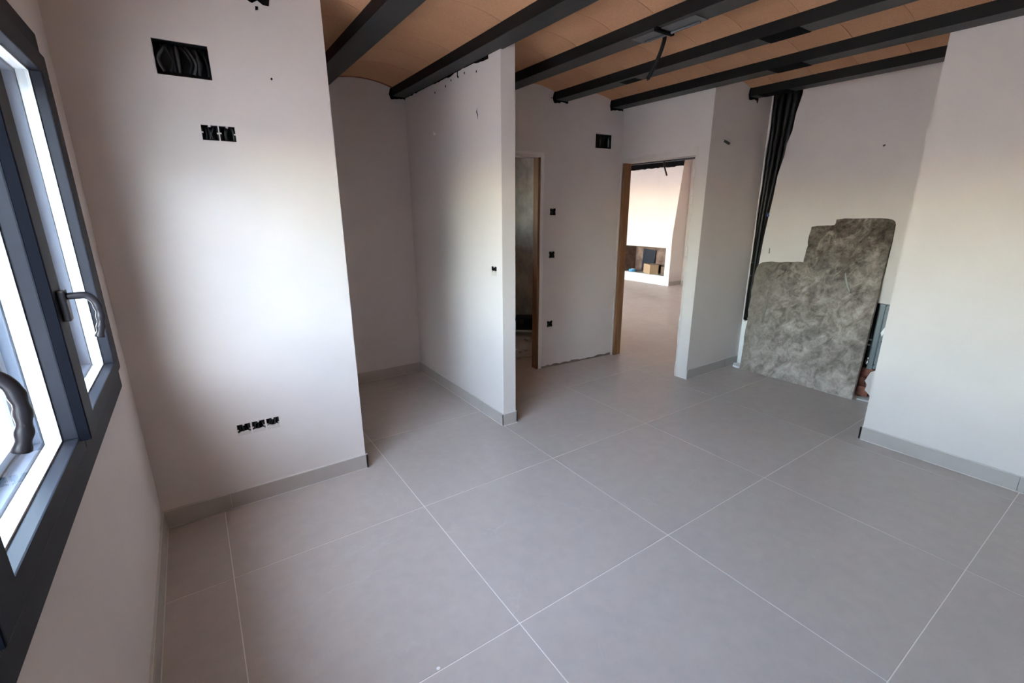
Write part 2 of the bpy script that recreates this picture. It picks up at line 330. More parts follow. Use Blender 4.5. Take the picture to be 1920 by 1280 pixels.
strip = [P(-0.485, 0.45)] + [P(-0.485 - 0.006 - abs(rnd.gauss(0, 0.006)), 0.5 + k * 0.105) for k in range(20)] + [P(-0.49, ZT), P(-0.485, ZT)]
add_prism(bm, strip, D)
struct(link_mesh('wall_alcove_back', bm, M_wall))
struct(box('wall_alcove_core', (AX + 0.075, AX + 0.2, -2.0, -0.485, 0.0, ZT), M_redbrick))
# broken brick pieces showing in the hole beside the slab
core = bpy.data.objects['wall_alcove_core']
for y0, y1, z0, z1, dx in ((-1.64, -1.52, 0.0, 0.085, 0.030), (-1.60, -1.45, 0.09, 0.165, 0.045), (-1.645, -1.51, 0.17, 0.25, 0.038), (-1.44, -1.2, 0.0, 0.08, 0.03), (-1.42, -1.18, 0.09, 0.16, 0.035)):
    box('brick', (AX + dx, AX + 0.08, y0, y1, z0, z1), M_redbrick, core, 0.006)
for k in range(24):
    z = 0.5 + k * 0.085
    box('brick', (AX + 0.05, AX + 0.08, -0.56 - (k % 2) * 0.03, -0.492, z, z + 0.07), M_redbrick, core, 0.006)
# ------------------------------------------------------------------ ceiling: slab, curved terracotta vault tiles
ceil = struct(box('ceiling', (-0.55, 8.95, -5.85, 6.62, ZT, 2.80), M_terra))
BW = 0.14
beams = [(0.395, 0.535), (1.0, 1.152), (1.685, 1.82), (2.305, 2.445), (2.938, 3.072), (3.598, 3.738), (4.26, 4.39)]
bays = [(-0.26, 0.395, -5.6, -0.32, 0.1), (0.535, 1.0, -5.6, 1.2, 0.02), (1.152, 1.685, -5.6, 1.2, 0.03), (1.82, 2.305, -5.6, 0.60, 0.1), (2.445, 2.938, -5.6, 0.57, 0.27), (3.072, 3.598, -5.6, 0.52, 0.27), (3.738, 4.26, -1.92, -0.485, 0.17), (4.39, 4.62, -1.92, -0.485, 0.2)]
def vault_mesh(w, d):
    bm = bmesh.new(); n = 10; g = 0.0012; rows = []
    for k in range(n + 1):
        t = k / n; x = t * w; z = 2.556 + 0.040 * (1 - (2 * t - 1) ** 2)
        rows.append((x, z))
    for (xa, za), (xb, zb) in zip(rows, rows[1:]):
        pass
    lo0 = [bm.verts.new((x, g, z)) for x, z in rows]; lo1 = [bm.verts.new((x, d - g, z)) for x, z in rows]
    hi0 = [bm.verts.new((x, g, z + 0.008)) for x, z in rows]; hi1 = [bm.verts.new((x, d - g, z + 0.008)) for x, z in rows]
    for k in range(n):
        f = bm.faces.new((lo0[k], lo0[k + 1], lo1[k + 1], lo1[k])); f.smooth = True
        f = bm.faces.new((hi0[k], hi1[k], hi1[k + 1], hi0[k + 1])); f.smooth = True
        bm.faces.new((lo0[k], hi0[k], hi0[k + 1], lo0[k + 1])); bm.faces.new((lo1[k], lo1[k + 1], hi1[k + 1], hi1[k]))
    for e in bm.edges: e.smooth = all(f.smooth for f in e.link_faces)
    bmesh.ops.recalc_face_normals(bm, faces=bm.faces[:])
    me = bpy.data.meshes.new('vault_tile'); bm.to_mesh(me); bm.free(); me.materials.append(M_terra); return me
vc = {}
for x0, x1, ya, yb, off in bays:
    y = -4.2 + off - 0.305 * 6
    while y < yb - 1e-6:
        a, b = max(y, ya), min(y + 0.305, yb); y += 0.305
        if b - a < 0.015: continue
        k = (round(x1 - x0, 3), round(b - a, 3))
        if k not in vc: vc[k] = vault_mesh(*k)
        o = bpy.data.objects.new('vault_tile', vc[k]); C.objects.link(o); o.parent = ceil; o.location = (x0, a, rnd.uniform(-0.0004, 0.0004))
# dark red mortar course where the first nook vault meets the wall
bm = bmesh.new()
for k in range(10):
    t0, t1 = k / 10, (k + 1) / 10; f = lambda t: 2.553 + 0.040 * (1 - (2 * t - 1) ** 2)
    add_prism(bm, [(1.152 + t0 * 0.533, 1.178, f(t0)), (1.152 + t1 * 0.533, 1.178, f(t1)), (1.152 + t1 * 0.533, 1.178, f(t1) + 0.01), (1.152 + t0 * 0.533, 1.178, f(t0) + 0.01)], (0, 0.022, 0))
link_mesh('mortar_course', bm, M_redbrick, ceil)
# ------------------------------------------------------------------ beams
def flat_patch(pts, depth, parent):  # flat black patch laid against a surface
    bm = bmesh.new(); add_prism(bm, pts, depth); return link_mesh('black_patch', bm, M_black, parent)
def rag_ring(x0, x1, z0, z1, y, jit=0.007, low=0.018):
    """ragged patch around a beam end on a wall facing -Y"""
    pts = []
    n = 12
    for i in range(n + 1):
        x = x0 - 0.012 + (x1 - x0 + 0.02) * i / n; pts.append(Vector((x, y, z0 - low * (0.45 + 0.55 * rnd.random()) - (0.008 if i < n // 2 else 0))))
    pts += [Vector((x1 + 0.008, y, z0 + 0.01)), Vector((x1 + 0.004, y, z1)), Vector((x0 - 0.006, y, z1)), Vector((x0 - 0.018, y, z0 + 0.05)), Vector((x0 - 0.022 - rnd.uniform(0, jit), y, z0 + 0.012))]
    return pts
ends = [(-0.32, 'above the wall of empty boxes beside the window'), (1.2, 'nearest the wall corner of the nook, second from the window'), (1.2, 'running along the top of the white partition'),
        (0.585, 'carrying the grey taped conduit strip'), (0.535, 'ending over the hall wall behind the hanging cable'), (0.49, 'passing directly over the open doorway'), (-0.485, 'ending above the black pipes in the alcove')]
BEAM = []
def paint_sides(b):                     # near-black sides, lighter charcoal underside
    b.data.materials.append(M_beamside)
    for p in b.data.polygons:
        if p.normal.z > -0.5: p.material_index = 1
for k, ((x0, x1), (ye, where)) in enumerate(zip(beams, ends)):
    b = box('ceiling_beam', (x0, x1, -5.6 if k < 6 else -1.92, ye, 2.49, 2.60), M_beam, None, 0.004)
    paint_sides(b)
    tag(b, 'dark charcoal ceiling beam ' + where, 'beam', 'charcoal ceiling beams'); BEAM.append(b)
flat_patch([Vector((x, -0.3225, z)) for x, z in ((0.40, 2.50), (0.43, 2.474), (0.457, 2.455), (0.468, 2.452), (0.490, 2.466), (0.512, 2.452), (0.536, 2.453), (0.545, 2.50))], (0, 0.002, 0), BEAM[0])
flat_patch([Vector((x, -0.3225, z)) for x, z in ((0.479, 2.442), (0.477, 2.425), (0.489, 2.430), (0.490, 2.442))], (0, 0.002, 0), BEAM[0])
flat_patch(rag_ring(1.685, 1.80, 2.49, 2.56, 1.197), (0, 0.002, 0), BEAM[2])
flat_patch([p + HN * 0.003 - Vector((0, 0, 0)) for p in [Vector((q.x, HO.y + (q.x - HO.x) * HU.y / HU.x, q.z)) for q in rag_ring(2.938, 3.072, 2.49, 2.56, 0)]], -HN * 0.002, BEAM[4])
flat_patch([p + HN * 0.003 for p in [Vector((q.x, HO.y + (q.x - HO.x) * HU.y / HU.x, q.z)) for q in rag_ring(3.598, 3.735, 2.49, 2.56, 0)]], -HN * 0.002, BEAM[5])
flat_patch(rag_ring(4.26, 4.385, 2.49, 2.56, -0.488, 0.004, 0.02) , (0, 0.002, 0), BEAM[6])
flat_patch([Vector((x, -0.488, z)) for x, z in ((4.36, 2.49), (4.375, 2.455), (4.385, 2.45), (4.392, 2.49))], (0, 0.002, 0), BEAM[6])
# black ragged line where the beam meets the partition top
pts = [Vector((1.7975, y, 2.489)) for y in (1.2, -0.18)]
low = []
for i in range(46):
    y = -0.18 + (1.38) * i / 45
    d = 0.004
    if y < -0.02: d = 0.018 + 0.010 * rnd.random() if y < -0.09 else 0.010 + 0.006 * rnd.random()
    elif 0.28 < y < 0.62: d = 0.012 * rnd.random() + 0.004
    elif rnd.random() < 0.2: d = 0.02 * rnd.random()
    low.append(Vector((1.7975, y, 2.489 - d)))
flat_patch(pts + low, (0.002, 0, 0), BEAM[2])
flat_patch([Vector((1.7975, y, z)) for y, z in ((0.235, 2.489), (0.238, 2.455), (0.222, 2.44), (0.215, 2.45), (0.228, 2.462), (0.227, 2.489))], (0.002, 0, 0), BEAM[2])
for y, z in ((0.42, 2.43), (0.60, 2.42), (0.13, 2.455), (-0.03, 2.43), (0.33, 2.45)):
    flat_patch([Vector((1.7975, y + 0.005 * math.cos(a), z + 0.008 * math.sin(a))) for a in [k * math.pi / 3 for k in range(6)]], (0.002, 0, 0), BEAM[2])
# flat black patches under two beams
box('dark_patch', (2.936, 3.073, -1.50, -1.28, 2.4885, 2.4905), M_black, BEAM[4])
box('dark_patch', (2.975, 3.060, -0.33, -0.18, 2.4885, 2.4905), M_black, BEAM[4])
box('dark_patch', (3.596, 3.739, -1.21, -0.985, 2.4885, 2.4905), M_black, BEAM[5])
box('dark_patch', (4.258, 4.391, -0.80, -0.55, 2.4885, 2.4905), M_black, BEAM[6])
# grey conduit strip held under a beam, cable hanging from the vault
t = empty('conduit_strip', (2.40, -1.07, 2.475), 'grey plastic conduit strip strapped with black tape under a ceiling beam', 'conduit')
bm = bmesh.new(); add_box(bm, 2.335, 2.440, -1.29, -0.87, 2.4855, 2.4897, bev=0.0015); link_mesh('film', bm, M_conduit, t)
tube('conduit', [(2.418, -1.26, 2.4805), (2.42, -1.07, 2.480), (2.418, -0.90, 2.4805)], 0.006, M_conduit, t)
box('tape_strap', (2.303, 2.447, -1.080, -1.058, 2.472, 2.492), M_black, t, 0.002)
t = empty('hanging_cable', (2.69, -0.80, 2.6), 'black corrugated cable end hanging from the terracotta ceiling between two beams', 'cable')
tube('cable_sheath', [(2.70, -0.808, 2.594), (2.70, -0.80, 2.55), (2.70, -0.775, 2.49), (2.698, -0.735, 2.42), (2.70, -0.694, 2.371)], 0.0125, M_wire, t, 10, 6)
tube('cable_core', [(2.70, -0.694, 2.371), (2.70, -0.690, 2.362)], 0.005, M_greywire, t)
# ------------------------------------------------------------------ skirting
def baseboard(name, p0, p1, n, cuts=(), h=0.092, th=0.012, cap=True, end=None):
    """p0,p1 along the wall foot; n outward. cuts: distances of the joints"""
    p0, p1, n = Vector(p0), Vector(p1), Vector(n).normalized(); u = (p1 - p0).normalized(); L = (p1 - p0).length
    xf = Matrix(((u.x, n.x, 0, p0.x), (u.y, n.y, 0, p0.y), (0, 0, 1, 0), (0, 0, 0, 1)))
    bm = bmesh.new(); add_box(bm, 0.0, L, 0.0005, 0.004, 0.0, h + 0.004); add_box(bm, 0.0, L, 0.0005, th - 0.003, h - 0.002, h + 0.003, bev=0.001); add_box(bm, 0.0, L, 0.0005, th + 0.003, 0.0, 0.0035)
    bmesh.ops.transform(bm, matrix=xf, verts=bm.verts[:]); bmesh.ops.recalc_face_normals(bm, faces=bm.faces[:])
    o = struct(link_mesh(name, bm, M_skgrout))
    xs = [0.0, *cuts, L]
    for a, b in zip(xs, xs[1:]):
        bm = bmesh.new(); add_box(bm, a + (0.0015 if a > 0 else 0), b - (0.0015 if b < L else 0), 0.002, th, 0.0025, h, bev=0.0012)
        bmesh.ops.transform(bm, matrix=xf, verts=bm.verts[:]); bmesh.ops.recalc_face_normals(bm, faces=bm.faces[:])
        link_mesh('skirting_tile', bm, M_skirt, o)
    return o
baseboard('baseboard_left', (-0.26, -5.6, 0), (-0.26, -0.32, 0), X_, (0.2, 1.1, 2.0, 2.9, 3.8, 4.7))
baseboard('baseboard_pier', (-0.248, -0.32, 0), (0.779, -0.32, 0), -Y_, (0.285,))
baseboard('baseboard_pier_end', (0.767, -0.332, 0), (0.767, 1.2, 0), X_, (0.9,))
baseboard('baseboard_nook', (0.779, 1.2, 0), (1.788, 1.2, 0), -Y_, (0.1,))
baseboard('baseboard_partition', (1.80, 1.2, 0), (1.80, -0.332, 0), -X_, (0.33, 1.23))
baseboard('baseboard_partition_end', (1.788, -0.32, 0), (1.919, -0.32, 0), -Y_)
baseboard('baseboard_partition_hall', (1.907, -0.332, 0), (1.907, 0.58, 0), X_)
baseboard('baseboard_alcove', (3.76, -0.485, 0), (4.60, -0.485, 0), -Y_, (0.62,))
baseboard('baseboard_right', (3.747, -1.908, 0), (3.747, -5.6, 0), -X_, (0.78, 1.68))
baseboard('baseboard_right_end', (3.735, -1.92, 0), (4.60, -1.92, 0), Y_)
baseboard('baseboard_living_far', (8.72, -0.36, 0), (8.72, 3.2, 0), -X_, (0.9, 1.8, 2.7))
# ------------------------------------------------------------------ window: outer frame, three leaves, covers, handles
win = struct(empty('window_1', (-0.25, -1.8, 0.9)))
def yz_frame(bm, x0, x1, yo0, yo1, zo0, zo1, yi0, yi1, zi0, zi1, bev=0.0015):
    add_box(bm, x0, x1, yo0, yo1, zo0, zi0, bev); add_box(bm, x0, x1, yo0, yo1, zi1, zo1, bev)
    add_box(bm, x0, x1, yo0, yi0, zi0, zi1, bev); add_box(bm, x0, x1, yi1, yo1, zi0, zi1, bev)
bm = bmesh.new(); yz_frame(bm, -0.335, -0.249, -2.98, -0.625, 0.868, 2.120, -2.91, -0.70, 0.944, 2.058); link_mesh('window_frame', bm, M_frame, win)
leaves = [(-1.405, -0.752, -1.44, -0.640), (-2.112, -1.487, -2.15, -1.442), (-2.84, -2.197, -2.96, -2.152)]   # glass y0,y1, leaf y0,y1
GZ0, GZ1 = 1.0, 1.985
for gy0, gy1, ly0, ly1 in leaves:
    # ledges slope a little towards the glass, so the profile is built from bevelled boxes
    bm = bmesh.new(); yz_frame(bm, -0.2685, -0.238, ly0, ly1, 0.952, 2.050, gy0, gy1, GZ0, GZ1, 0.0035)
    leaf = link_mesh('leaf', bm, M_frame, win)
    bm = bmesh.new(); yz_frame(bm, -0.300, -0.269, gy0 - 0.03, gy1 + 0.03, GZ0 - 0.03, GZ1 + 0.03, gy0 + 0.004, gy1 - 0.004, GZ0 + 0.004, GZ1 - 0.004, 0.001)
    link_mesh('glazing_spacer', bm, M_spacer, leaf)
    bm = bmesh.new(); add_box(bm, -0.2735, -0.2705, gy0 + 0.004, gy1 - 0.004, GZ0 + 0.004, GZ1 - 0.004); link_mesh('pane', bm, M_glass, leaf)
    bm = bmesh.new(); yz_frame(bm, -0.330, -0.302, gy0 - 0.05, gy1 + 0.05, GZ0 - 0.05, GZ1 + 0.05, gy0 + 0.012, gy1 - 0.012, GZ0 + 0.012, GZ1 - 0.012, 0.001)
    for k in (0, 1): yz_frame(bm, -0.3345, -0.329, gy0 + 0.020 + k * 0.018 - 0.02, gy1 - 0.020 - k * 0.018 + 0.02, GZ0 + 0.020 + k * 0.018 - 0.02, GZ1 - 0.020 - k * 0.018 + 0.02, gy0 + 0.026 + k * 0.018, gy1 - 0.026 - k * 0.018, GZ0 + 0.026 + k * 0.018, GZ1 - 0.026 - k * 0.018, 0.0)
    link_mesh('outer_sash', bm, M_track, leaf)
for ya, yb in ((-1.487, -1.402), (-2.197, -2.112)):
    bm = bmesh.new(); add_box(bm, -0.2375, -0.2145, ya, yb, 0.992, 2.012, bev=0.003)
    cov = link_mesh('cover_strip', bm, M_frame, win)
    bm = bmesh.new(); add_box(bm, -0.2370, -0.2165, ya - 0.0025, ya + 0.001, 0.9925, 2.0115); link_mesh('painted_side_shade', bm, M_sideshade, cov)  # black strip paints in the shade on the cover's unlit side
    yc = (ya + yb) / 2
    h = empty('handle', (-0.2145, yc, 1.33)); h.parent = win; h.matrix_parent_inverse = win.matrix_basis.inverted()
    bm = bmesh.new(); add_box(bm, -0.2148, -0.1985, yc - 0.017, yc + 0.017, 1.292, 1.368, bev=0.004); link_mesh('handle_base', bm, M_handle, h)
    bm = bmesh.new()
    pth = curve_pts([(-0.200, yc, 1.352), (-0.180, yc, 1.352), (-0.163, yc + 0.001, 1.350), (-0.150, yc + 0.002, 1.334), (-0.146, yc + 0.002, 1.305), (-0.150, yc + 0.002, 1.272), (-0.158, yc + 0.002, 1.244)], 6)
    rr = []
    for i in range(len(pth)):
        s = i / (len(pth) - 1); rr.append(0.0085 + (0.0012 * math.sin(s * 46) if s > 0.55 else 0) + 0.0012 * s)
    add_tube(bm, pth, rr, 12); link_mesh('handle_grip', bm, M_handle, h)
# outside sill, jamb guides (shutter tracks) of the opening
bm = bmesh.new(); add_box(bm, -0.60, -0.338, -2.93, -0.66, 0.9055, 0.918, bev=0.002); struct(link_mesh('trim_1', bm, M_white))
bm = bmesh.new(); add_box(bm, -0.42, -0.37, -0.70, -0.66, 0.905, 2.085, bev=0.003); add_box(bm, -0.42, -0.37, -2.93, -2.89, 0.905, 2.085, bev=0.003); link_mesh('shutter_guide', bm, M_track, win)
# second room's glazed opening and the outdoors beyond both
bm = bmesh.new(); yz_frame(bm, 3.80, 3.86, 2.9, 6.0, 0.0, 2.25, 2.97, 5.93, 0.06, 2.18); add_box(bm, 3.80, 3.86, 4.41, 4.49, 0.06, 2.18)
w2 = struct(link_mesh('window_2', bm, M_frame)); bm = bmesh.new(); add_box(bm, 3.826, 3.83, 2.97, 5.93, 0.06, 2.18); link_mesh('pane', bm, M_glass, w2)
struct(box('ground', (-60, 60, -60, 60, -0.40, -0.13), M_terrace))
struct(box('wall_garden', (-8.2, -0.53, 11.0, 11.3, -0.13, 3.2), M_white))
struct(box('wall_opposite', (-8.2, -7.9, -14, 14, -0.13, 1.9), M_white))
struct(box('wall_sky_blocker', (-8.2, -0.53, -8.3, -8.0, -0.13, 3.7), M_white))  # unseen wall added to keep low sky light off the pier
# ------------------------------------------------------------------ door openings: raw timber linings and torn plaster
d1 = struct(empty('door_1', (2.4, 0.6, 0)))
def hall_pt(x, d=0.0, z=0.0): return Vector((x, HO.y + (x - HO.x) * HU.y / HU.x, z)) - HN * d
def hall_box(bm, xa, xb, d0, d1_, z0, z1, bev=0.0):
    xf = Matrix(((HU.x, -HN.x, 0, HO.x), (HU.y, -HN.y, 0, HO.y), (0, 0, 1, 0), (0, 0, 0, 1)))
    add_box(bm, hu(xa), hu(xb), d0, d1_, z0, z1, bev, xf=xf)
bm = bmesh.new(); hall_box(bm, 2.772, 2.793, 0.004, 0.085, 0.0, 2.01, 0.002); link_mesh('jamb_board', bm, M_wood, d1)
bm = bmesh.new(); hall_box(bm, 1.992, 2.02, 0.004, 0.112, 0.0, 2.01, 0.002); link_mesh('jamb_board', bm, M_wood, d1)
pl = [hall_pt(2.793, -0.0025, z) for z in (0.0, 2.03)] + [hall_pt(2.0, -0.0025, 2.03), hall_pt(2.0, -0.0025, 2.05)] + [hall_pt(2.0 + 0.83 * k / 8, -0.0025, 2.052 + rnd.uniform(-0.006, 0.006)) for k in range(1, 9)] + [hall_pt(2.826 + rnd.uniform(-0.006, 0.008), -0.0025, 2.0 - k * 0.167) for k in range(0, 12)] + [hall_pt(2.825, -0.0025, 0.0)]
bm = bmesh.new(); add_prism(bm, pl, -HN * 0.002); link_mesh('torn_plaster', bm, M_patch, d1)
# dirty torn plaster foot of the hall wall
pl = [hall_pt(2.83, -0.003, 0.0)] + [hall_pt(2.83 + (3.75 - 2.83) * k / 24, -0.003, 0.0) for k in range(1, 25)] + [hall_pt(3.75 - (3.75 - 2.83) * k / 24, -0.003, 0.012 + rnd.uniform(0, 0.016)) for k in range(25)]
bm = bmesh.new(); add_prism(bm, pl, -HN * 0.002); struct(link_mesh('trim_2', bm, M_dirt))
d2 = struct(empty('door_2', (3.82, 0.05, 0)))
box('jamb_board', (3.768, 3.862, 0.446, 0.473, 0.0, 2.0), M_wood, d2, 0.002)
pl = [Vector((3.7575, y, z)) for y, z in ((0.473, 0.0), (0.473, 2.0), (-0.36, 2.0))] + [Vector((3.7575, -0.36 + rnd.uniform(0.0, 0.010), 2.0 - k * 0.08)) for k in range(1, 25)] + [Vector((3.7575, -0.36, 0)), Vector((3.7575, -0.378, 0))] + [Vector((3.7575, -0.375 - rnd.uniform(-0.006, 0.008), 0.1 + k * 0.12)) for k in range(16)] + [Vector((3.7575, -0.385, 2.03))] + [Vector((3.7575, -0.385 + 0.88 * k / 14, 2.066 - 0.03 * k / 14 + rnd.uniform(-0.008, 0.008))) for k in range(15)] + [Vector((3.7575, 0.487, 0.0))]
bm = bmesh.new(); add_prism(bm, pl, (0.002, 0, 0)); link_mesh('torn_plaster', bm, M_rough, d2)
# ragged brick edge bits on the right jamb
for k in range(22):
    z = 0.25 + k * 0.075; w = rnd.uniform(0.001, 0.008)
    box('plaster_chip', (3.756, 3.775 + rnd.uniform(0, 0.05), -0.362, -0.362 + w, z, z + rnd.uniform(0.03, 0.08)), M_rough if rnd.random() < 0.5 else M_patch, d2, 0.0)
# ------------------------------------------------------------------ electrical boxes
def elec_box(name, o, u, n, w, h, depth, label, cat, group, nwire=5, wr=0.0035, fill=0.0, side=False):
    """o: lower-left corner on the wall face; u along the wall, n towards the room"""
    o, u, n = Vector(o), Vector(u).normalized(), Vector(n).normalized(); zv = Vector((0, 0, 1))
    t = empty(name, o + u * w / 2 + zv * h / 2, label, cat, group)
    xf = Matrix(((u.x, n.x, 0, o.x), (u.y, n.y, 0, o.y), (0, 0, 1, o.z), (0, 0, 0, 1)))
    bm = bmesh.new(); e = 0.002
    add_box(bm, e, w - e, -depth + 0.002, -depth + 0.005, e, h - e)
    for a in ((e, e + 0.002, e, h - e), (w - e - 0.002, w - e, e, h - e), (e, w - e, e, e + 0.002), (e, w - e, h - e - 0.002, h - e)): add_box(bm, a[0], a[1], -depth + 0.002, 0.0006, a[2], a[3])
    bmesh.ops.transform(bm, matrix=xf, verts=bm.verts[:]); bmesh.ops.recalc_face_normals(bm, faces=bm.faces[:])
    link_mesh('box_shell', bm, M_box, t)
    if w < 0.1:     # plaster nibs on the fixing lugs
        bm = bmesh.new()
        for (a, b, c, d) in ((w * 0.42, w * 0.58, h - 0.008, h), (0.0, 0.007, h * 0.46, h * 0.56), (w - 0.007, w, h * 0.44, h * 0.54)): add_box(bm, a, b, -0.004, 0.0015, c, d, bev=0.0012)
        bmesh.ops.transform(bm, matrix=xf, verts=bm.verts[:]); link_mesh('plaster_nib', bm, M_wall, t)['kind'] = 'stuff'
    for k in range(nwire):
        x0 = w * (0.12 + 0.76 * (k + 0.5) / nwire); sway = rnd.uniform(-0.25, 0.25) * w
        ps = [(x0, -depth * 0.8, h * 0.92), (x0 + sway * 0.3, -depth * 0.25, h * 0.8), (x0 + sway, -0.010, h * 0.45), (x0 + sway * 0.6, -depth * 0.3, h * 0.12)]
        ps = [(min(max(x, 0.008), w - 0.008), y, z) for x, y, z in ps]
        bm = bmesh.new(); add_tube(bm, curve_pts([xf @ Vector(p) for p in ps], 5), wr, 7); link_mesh('wire', bm, M_greywire if k % 2 else M_wire, t)
    if fill:
        bm = bmesh.new(); n_ = 8
        pts = [Vector((0, 0.0012, 0)), Vector((w, 0.0012, 0))] + [Vector((w - w * k / n_, 0.0012, h * fill * (0.7 + 0.5 * rnd.random()))) for k in range(n_ + 1)]
        add_prism(bm, [xf @ p for p in pts], -n * 0.012); link_mesh('plaster_scrap', bm, M_rough, t)
    if side:
        bm = bmesh.new(); add_box(bm, w * 0.86, w * 0.93, -0.02, -0.012, h * 0.12, h * 0.85, bev=0.001)
        bmesh.ops.transform(bm, matrix=xf, verts=bm.verts[:]); link_mesh('cable_tail', bm, M_tie, t)
    return t
G1 = 'open black electrical boxes in the walls'
pl_lab = ['large open black junction box stuffed with cables, high on the wall beside the window',
          'left box of the pair of open black sockets below the large junction box', 'right box of the pair of open black sockets below the large junction box',
          'leftmost of three low open black boxes near the floor beside the window', 'middle of three low open black boxes near the floor beside the window', 'rightmost of three low open black boxes near the floor, half filled with plaster']
for k, (a, b, c, d) in enumerate(pier_boxes):
    elec_box('junction_box' if k == 0 else 'socket_box', (a, -0.32, c), X_, -Y_, b - a, d - c, 0.054, pl_lab[k], 'electrical box', G1, 9 if k == 0 else 4, 0.0075 if k == 0 else 0.0035, (0, 0, 0, 0.30, 0.26, 0.38)[k])
elec_box('socket_box', (1.80, PB[1], PB[2]), -Y_, -X_, PB[1] - PB[0], PB[3] - PB[2], 0.049, 'small open socket box half plastered over on the white partition', 'electrical box', G1, 3, 0.003, 0.45)
hl = ['square open black junction box high on the hall wall left of the doorway', 'topmost of three small open black boxes in a column on the hall wall', 'middle of three small open black boxes in a column on the hall wall', 'lowest of three small open black boxes in a column on the hall wall']
for k, (a, b, c, d) in enumerate(hall_boxes):
    elec_box('junction_box' if k == 0 else 'socket_box', hall_pt(a, 0, c), HU, HN, (b - a) / HU.x, d - c, 0.049, hl[k], 'electrical box', G1, 5 if k == 0 else 3, 0.005 if k == 0 else 0.003, side=(k == 0))
# ------------------------------------------------------------------ alcove: insulated pipes, slab, cabinet, filler
pb = empty('pipe_bundle', (4.62, -0.56, 0.46), 'black foam-insulated pipes running down a chase in the alcove corner', 'pipes')
specs = [(-0.512, -0.508, 0.030, 0.47, 4.655), (-0.570, -0.528, 0.026, 0.50, 4.640), (-0.628, -0.540, 0.030, 0.58, 4.660), (-0.690, -0.553, 0.032, 0.90, 4.655)]
for yt, ybm, r, zb, x in specs:
    tube('insulated_pipe', [(x, yt, 2.60), (x + 0.004, yt + (ybm - yt) * 0.33, 2.0), (x - 0.004, yt + (ybm - yt) * 0.72, 1.45), (x, ybm, 1.0), (x, ybm, zb)], r, M_foam, pb, 12, 6)
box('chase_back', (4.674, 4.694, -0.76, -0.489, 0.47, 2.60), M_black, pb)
bm = bmesh.new(); add_tube(bm, [(4.615, -0.603, 1.49), (4.608, -0.600, 1.505), (4.612, -0.598, 1.52)], 0.011, 8); link_mesh('blue_tape', bm, M_blue, pb)
tube('copper_end', [(4.628, -0.545, 0.62), (4.630, -0.535, 0.54), (4.635, -0.53, 0.48)], 0.007, M_tie, pb)
for z, y in ((1.05, -0.52), (0.92, -0.515)):
    tube('cable_tie', [(4.635, y - 0.04, z + 0.004), (4.618, y, z), (4.63, y + 0.03, z - 0.003)], 0.003, M_tie, pb)
# fresh white filler left of the slab
pts = [Vector((AX - 0.002, y, z)) for y, z in ((-0.489, 0.0), (-0.62, 0.0), (-0.62, 0.40), (-0.60, 0.60), (-0.578, 0.66), (-0.562, 0.52), (-0.552, 0.475), (-0.535, 0.470), (-0.52, 0.452), (-0.505, 0.468), (-0.489, 0.485))]
bm = bmesh.new(); add_prism(bm, pts, (0.0018, 0, 0)); struct(link_mesh('trim_3', bm, M_fresh))
# leaning slab
sl_u = Vector((0.12, 0, 1.3)).normalized(); sl_n = Vector((-1.3, 0, 0.12)).normalized()
def SL(s, tt): return Vector((4.482, -s, 0.0)) + sl_u * tt
def jit(a, b, n, amp):
    out = []
    for k in range(n):
        t_ = k / n; s = a[0] + (b[0] - a[0]) * t_; q = a[1] + (b[1] - a[1]) * t_
        if k: s += rnd.uniform(-amp, amp); q += rnd.uniform(-amp, amp)
        out.append((s, q))
    return out
ol = jit((0.597, 0.0), (1.592, 0.0), 18, 0.003) + jit((1.592, 0.0), (1.597, 1.40), 14, 0.003) + [(1.596, 1.44), (1.588, 1.463), (1.570, 1.478), (1.535, 1.486)] + jit((1.50, 1.488), (1.185, 1.484), 6, 0.002) + [(1.178, 1.474), (1.180, 1.445), (1.172, 1.430)] + jit((1.15, 1.425), (1.005, 1.418), 4, 0.002) + [(0.996, 1.410)] + jit((0.996, 1.38), (0.990, 1.108), 8, 0.006) + jit((0.988, 1.100), (0.66, 1.074), 7, 0.005) + [(0.625, 1.068), (0.598, 1.050), (0.582, 1.015), (0.574, 0.97)] + jit((0.571, 0.93), (0.597, 0.0), 14, 0.005)[:-1]
ol = [(s, max(q, 0.0)) for s, q in ol]
bm = bmesh.new(); add_prism(bm, [SL(s, q) for s, q in ol], -sl_n * 0.034, bev=0.004)
slab = tag(link_mesh('stone_slab', bm, M_slab), 'scuffed grey concrete slab with a stepped corner leaning against the alcove wall', 'slab')
def smear(name, pts, m, w):
    bm = bmesh.new(); pp = [SL(s, q) + sl_n * 0.001 for s, q in pts]; add_tube(bm, pp, w, 6); link_mesh(name, bm, m, slab)
M_sm1 = mat('pale_scrape', (0.40, 0.41, 0.36), 0.9); M_sm2 = mat('mortar_ridge', (0.24, 0.22, 0.20), 0.95)
smear('pale_scrape', [(1.335, 1.04), (1.35, 0.99), (1.375, 0.93), (1.395, 0.89)], M_sm1, [0.004, 0.007, 0.008, 0.005])
smear('mortar_ridge', [(0.735, 0.80), (0.74, 0.66), (0.735, 0.50)], M_sm2, [0.006, 0.011, 0.009])
smear('mortar_ridge', [(0.90, 1.08), (0.86, 1.0), (0.84, 0.92)], M_sm2, [0.002, 0.005, 0.003])
